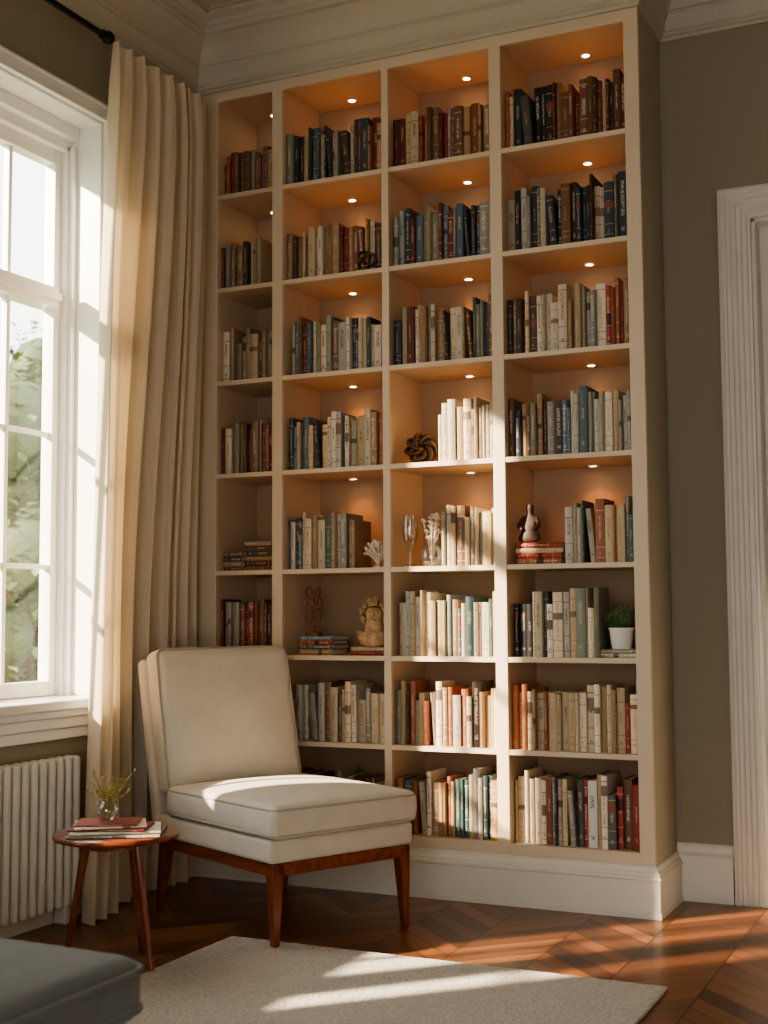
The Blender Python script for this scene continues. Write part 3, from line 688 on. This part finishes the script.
# ---------------------------------------------------------------- chair
CH=empty('slipper_chair',(-2.612,4.575,0),(0,0,math.radians(-25.7))); tag(CH,"armless slipper chair in oatmeal linen with mahogany legs",'chair')
def leg(x,y,dx,dy,zb):
    b=B(); 
    prof=[(0,.013),(.5,.019),(1,.025)]
    vs=[];fs=[]
    for t,s in prof:
        z=zb+(.30-zb)*t; cx=x+dx*(1-t); cy=y+dy*(1-t)
        vs+=[(cx-s,cy-s,z),(cx+s,cy-s,z),(cx+s,cy+s,z),(cx-s,cy+s,z)]
    for j in range(2):
        for i in range(4): a=j*4+i;c=j*4+(i+1)%4; fs.append((a,c,c+4,a+4))
    fs+= [(3,2,1,0),(8,9,10,11)]
    b.add(vs,fs,M['mahog']); o=b.obj('leg',bevel=.003,parent=CH)
leg(.385,-.295,.012,-.008,.0145); leg(.385,.295,.012,.008,0); leg(-.38,-.295,-.05,-.008,0); leg(-.38,.295,-.05,.008,0)
b=B(); m=M['mahogx']; zr=.260; b.box(-.40,.41,-.32,-.297,zr,.306,m); b.box(-.40,.41,.297,.32,zr,.306,m); b.box(.387,.41,-.297,.297,zr,.306,m); b.box(-.40,-.377,-.297,.297,zr,.306,m); b.obj('seat_rail',bevel=.004,parent=CH)
b=B(); b.rbox(.845,.668,.085,.018,M['fabric'],Matrix.Translation((-.005,0,.3485))); sb=b.obj('seat_base',smooth=60,parent=CH)
def pipe(parent,x0,x1,y0,y1,z,r,mat,rad=.0048,T=None):
    pts=[]
    for cx,cy,a0 in [(x1-r,y1-r,0),(x0+r,y1-r,90),(x0+r,y0+r,180),(x1-r,y0+r,270)]:
        for i in range(7): a=math.radians(a0+15*i); pts.append((cx+r*math.cos(a),cy+r*math.sin(a),z))
    b=B(); b.tube(pts,rad,mat,n=6,closed=True); o=b.obj('piping',smooth=60,parent=parent)
    if T is not None: o.matrix_local=T
    return o
b=B(); b.rbox(.765,.670,.122,.028,M['fabric'],Matrix.Translation((.056,0,.453)),puff=.029,puffs=.006,n=(18,18,6)); sc=b.obj('seat_cushion',smooth=80,parent=CH)
pipe(sc,-.326,.439,-.335,.335,.497,.032,M['piping']); pipe(sc,-.326,.439,-.335,.335,.406,.032,M['piping'])
lean=math.radians(-12)
Tb=Matrix.Translation((-.398,0,.30))@Matrix.Rotation(lean,4,'Y')
b=B(); b.rbox(.062,.660,.735,.024,M['fabric'],Matrix.Translation((-.020,0,.362)),n=(2,14,16)); bs=b.obj('backrest',smooth=60,parent=CH); bs.matrix_local=Tb
b=B(); b.rbox(.585,.645,.125,.038,M['fabric'],Matrix.Rotation(math.pi/2,4,'Y'),n=(22,22,5),puff=.036,puffs=.005)
for i,v in enumerate(b.v):   # soft dents and slight wrinkles in the cushion face
    if v[0]>.05: b.v[i]=(v[0]+.0035*math.sin(v[1]*17+v[2]*9)+.0025*math.sin(v[2]*31-v[1]*11),v[1],v[2])
bk=b.obj('back_cushion',smooth=80,parent=CH); bk.matrix_local=Tb@Matrix.Translation((.070,0,.455))
pipe(bk,-.293,.293,-.3235,.3235,.046,.038,M['piping'],T=Matrix.Rotation(math.pi/2,4,'Y'))

# ---------------------------------------------------------------- side table
ST=empty('side_table',(-2.79,3.74,0)); tag(ST,"small round mahogany side table with three splayed legs",'side table')
b=B(); b.lathe([(.0005,.428),(.19,.428),(.212,.434),(.216,.442),(.212,.450),(.205,.452),(.0005,.452)],M['mahogx'],n=56,cap=False); b.obj('tabletop',smooth=35,parent=ST)
b=B(); b.lathe([(.0005,.405),(.12,.405),(.12,.428)],M['mahog'],n=32,cap=False); b.obj('apron',smooth=35,parent=ST)
for ang in (-14,98,190):
    a=math.radians(ang); p0=Vector((math.cos(a)*.11,math.sin(a)*.11,.425)); p1=Vector((math.cos(a)*.19,math.sin(a)*.19,.001))
    b=B(); b.tube([p1,p1.lerp(p0,.5),p0],[.009,.012,.016],M['mahog'],n=14); b.obj('leg',smooth=40,parent=ST)
zt=.4525
G="magazines stacked on the side table"
T0=math.radians(28)
zt2=flat(-2.765,3.715,zt,.31,.215,.009,'gray',T0,"grey magazine lying on the round side table",G)
zt2=flat(-2.775,3.72,zt2,.30,.21,.008,'white',T0+.12,"white magazine in the stack on the side table",G)
zt2=flat(-2.79,3.715,zt2,.26,.18,.007,'red',T0-.08,"red covered magazine in the stack on the side table",G)
zt2=flat(-2.795,3.715,zt2,.24,.17,.007,'ivory',T0+.15,"ivory booklet in the stack on the side table",G)
zt2=flat(-2.805,3.715,zt2,.21,.155,.006,'red',T0+.02,"red booklet on top of the side table stack",G)
def sprigs(e):
    rr=random.Random(4); b=B()
    for i in range(20):
        a=rr.uniform(0,6.28); s=rr.uniform(.02,.095); L=rr.uniform(.10,.165)
        pts=[Vector((0,0,.008)),Vector((math.cos(a)*s*.25,math.sin(a)*s*.25,L*.5)),Vector((math.cos(a)*s,math.sin(a)*s,L))]
        b.tube(pts,.0013,M['sprig'],n=4)
        for k in range(10):
            t=.45+.55*k/9; p=pts[1].lerp(pts[2],(t-.45)/.55)
            leafquad(b,p,Vector((rr.uniform(-1,1),rr.uniform(-1,1),rr.uniform(0,1))),Vector((0,0,1)),.016,.008,M['sprig'])
    b.obj('sprigs',parent=e,fix=False)['label']="yellow-green leafy sprigs"
v=glassvase((-2.825,3.735,zt2),[(.022,0),(.033,.01),(.038,.03),(.034,.05),(.02,.064),(.017,.075),(.021,.082)],'vase',"small round glass vase with leafy sprigs on side table",sprigs)

# ---------------------------------------------------------------- ottoman
OT=empty('ottoman',(-2.285,2.02,.0145)); tag(OT,"dark slate fabric ottoman with piped edges on the rug",'ottoman')
b=B(); b.rbox(.98,.98,.20,.035,M['otto'],Matrix.Translation((0,0,.165))); b.obj('ottoman_base',smooth=60,parent=OT)
b=B(); b.rbox(1.0,1.0,.15,.05,M['otto'],Matrix.Translation((0,0,.34)),puff=.03,n=(18,18,4)); ocs=b.obj('ottoman_cushion',smooth=80,parent=OT)
o=pipe(ocs,-.503,.503,-.503,.503,.385,.06,M['otto'],.008); pipe(ocs,-.503,.503,-.503,.503,.30,.06,M['otto'],.008)
for sx in(-1,1):
    for sy in(-1,1):
        b=B(); b.lathe([(.018,0),(.026,.066)],M['mahog'],n=16,T=Matrix.Translation((sx*.42,sy*.42,0))); b.obj('leg',smooth=40,parent=OT)

# ---------------------------------------------------------------- outside
b=B(); b.box(-40,XW-WT-.08,-20,40,-.7,-.5,M['grass']); struct(b.obj('ground'))
mleaf=[simple('tree_leaf_light',(.16,.22,.06),.7,var=.3,vscale=3),simple('tree_leaf_mid',(.09,.14,.04),.7,var=.3,vscale=3),simple('tree_leaf_dark',(.055,.09,.03),.7,var=.3,vscale=3)]
def tree(loc,h,rad,mi,n,sd,nc=34):
    rr=random.Random(sd); e=empty('tree',loc); tag(e,"leafy green garden tree seen through the window",'tree')
    b=B(); b.tube([(0,0,0),(.05,.02,h*.35),(-.03,.05,h*.7)],[.12,.09,.04],M['bark'],n=8)
    for k in range(6):
        a=k*1.05; b.tube([(0,.02,h*(.3+.05*k)),(math.cos(a)*rad*.6,math.sin(a)*rad*.6,h*(.5+.06*k))],[.04,.012],M['bark'],n=6)
    b.obj('trunk',smooth=60,parent=e)
    b=B(); cl=[]
    for _ in range(nc):
        a=rr.uniform(0,6.28); q=rr.uniform(0,1)**.5*rad*.78; cl.append((math.cos(a)*q,math.sin(a)*q,h*rr.uniform(.08,.88),rad*rr.uniform(.24,.36)))
    mats=[mleaf[mi],mleaf[1],mleaf[2]]
    for c in cl:
        s=c[3]*1.3; b.rbox(s,s,s,s*.5,mleaf[2],Matrix.Translation(c[:3])@Euler((rr.random(),rr.random(),rr.random())).to_matrix().to_4x4(),n=(1,1,1))
    for i in range(n):
        c=rr.choice(cl); d=Vector((rr.gauss(0,1),rr.gauss(0,1),rr.gauss(0,1))).normalized(); p=Vector(c[:3])+d*c[3]*rr.uniform(.6,1.1)
        leafquad(b,p,Vector((rr.uniform(-1,1),rr.uniform(-1,1),rr.uniform(-.6,.6))),Vector((0,0,1)),.15,.10,rr.choice(mats))
    b.obj('foliage',parent=e,fix=False)
tree((-9.0,10.4,-.5),4.7,2.1,0,9000,1,50); tree((-14.4,11.2,-.5),5.6,2.5,1,6000,2,46); tree((-13.2,16.8,-.5),6.2,2.6,0,7000,4,50); tree((-8.6,15.0,-.5),4.6,2.0,0,4500,6)

# ---------------------------------------------------------------- light
S=D.lights.new('sun','SUN'); S.energy=25; S.color=(1,.81,.58); S.angle=math.radians(1.3)
so=D.objects.new('sun',S); COL.objects.link(so); d=Vector((.70,.72,-.45)); so.rotation_euler=d.to_track_quat('-Z','Y').to_euler(); so.location=(-8,-3,8)
w=D.worlds.new('world'); bpy.context.scene.world=w; w.use_nodes=True; bg=w.node_tree.nodes['Background']; bg.inputs[0].default_value=(.97,.97,.95,1); bg.inputs[1].default_value=4.4
try: bpy.context.scene.view_settings.look='AgX - Medium High Contrast'
except Exception: pass

# ---------------------------------------------------------------- camera
yaw,pitch,roll=math.radians(25.216),math.radians(4.419),math.radians(-.346)
f=Vector((-math.sin(yaw)*math.cos(pitch),math.cos(yaw)*math.cos(pitch),math.sin(pitch))); r=Vector((math.cos(yaw),math.sin(yaw),0)); u=r.cross(f)
r2=r*math.cos(roll)+u*math.sin(roll); u2=-r*math.sin(roll)+u*math.cos(roll)
cam=D.cameras.new('camera'); co=D.objects.new('camera',cam); COL.objects.link(co)
co.matrix_world=Matrix(((r2.x,u2.x,-f.x,0),(r2.y,u2.y,-f.y,0),(r2.z,u2.z,-f.z,1.2),(0,0,0,1)))
cam.sensor_fit='HORIZONTAL'; cam.sensor_width=36; cam.lens=1303.9/768*36; cam.clip_start=.05; cam.clip_end=200
cam.dof.use_dof=True; cam.dof.focus_distance=5.2; cam.dof.aperture_fstop=4.0
bpy.context.scene.camera=co
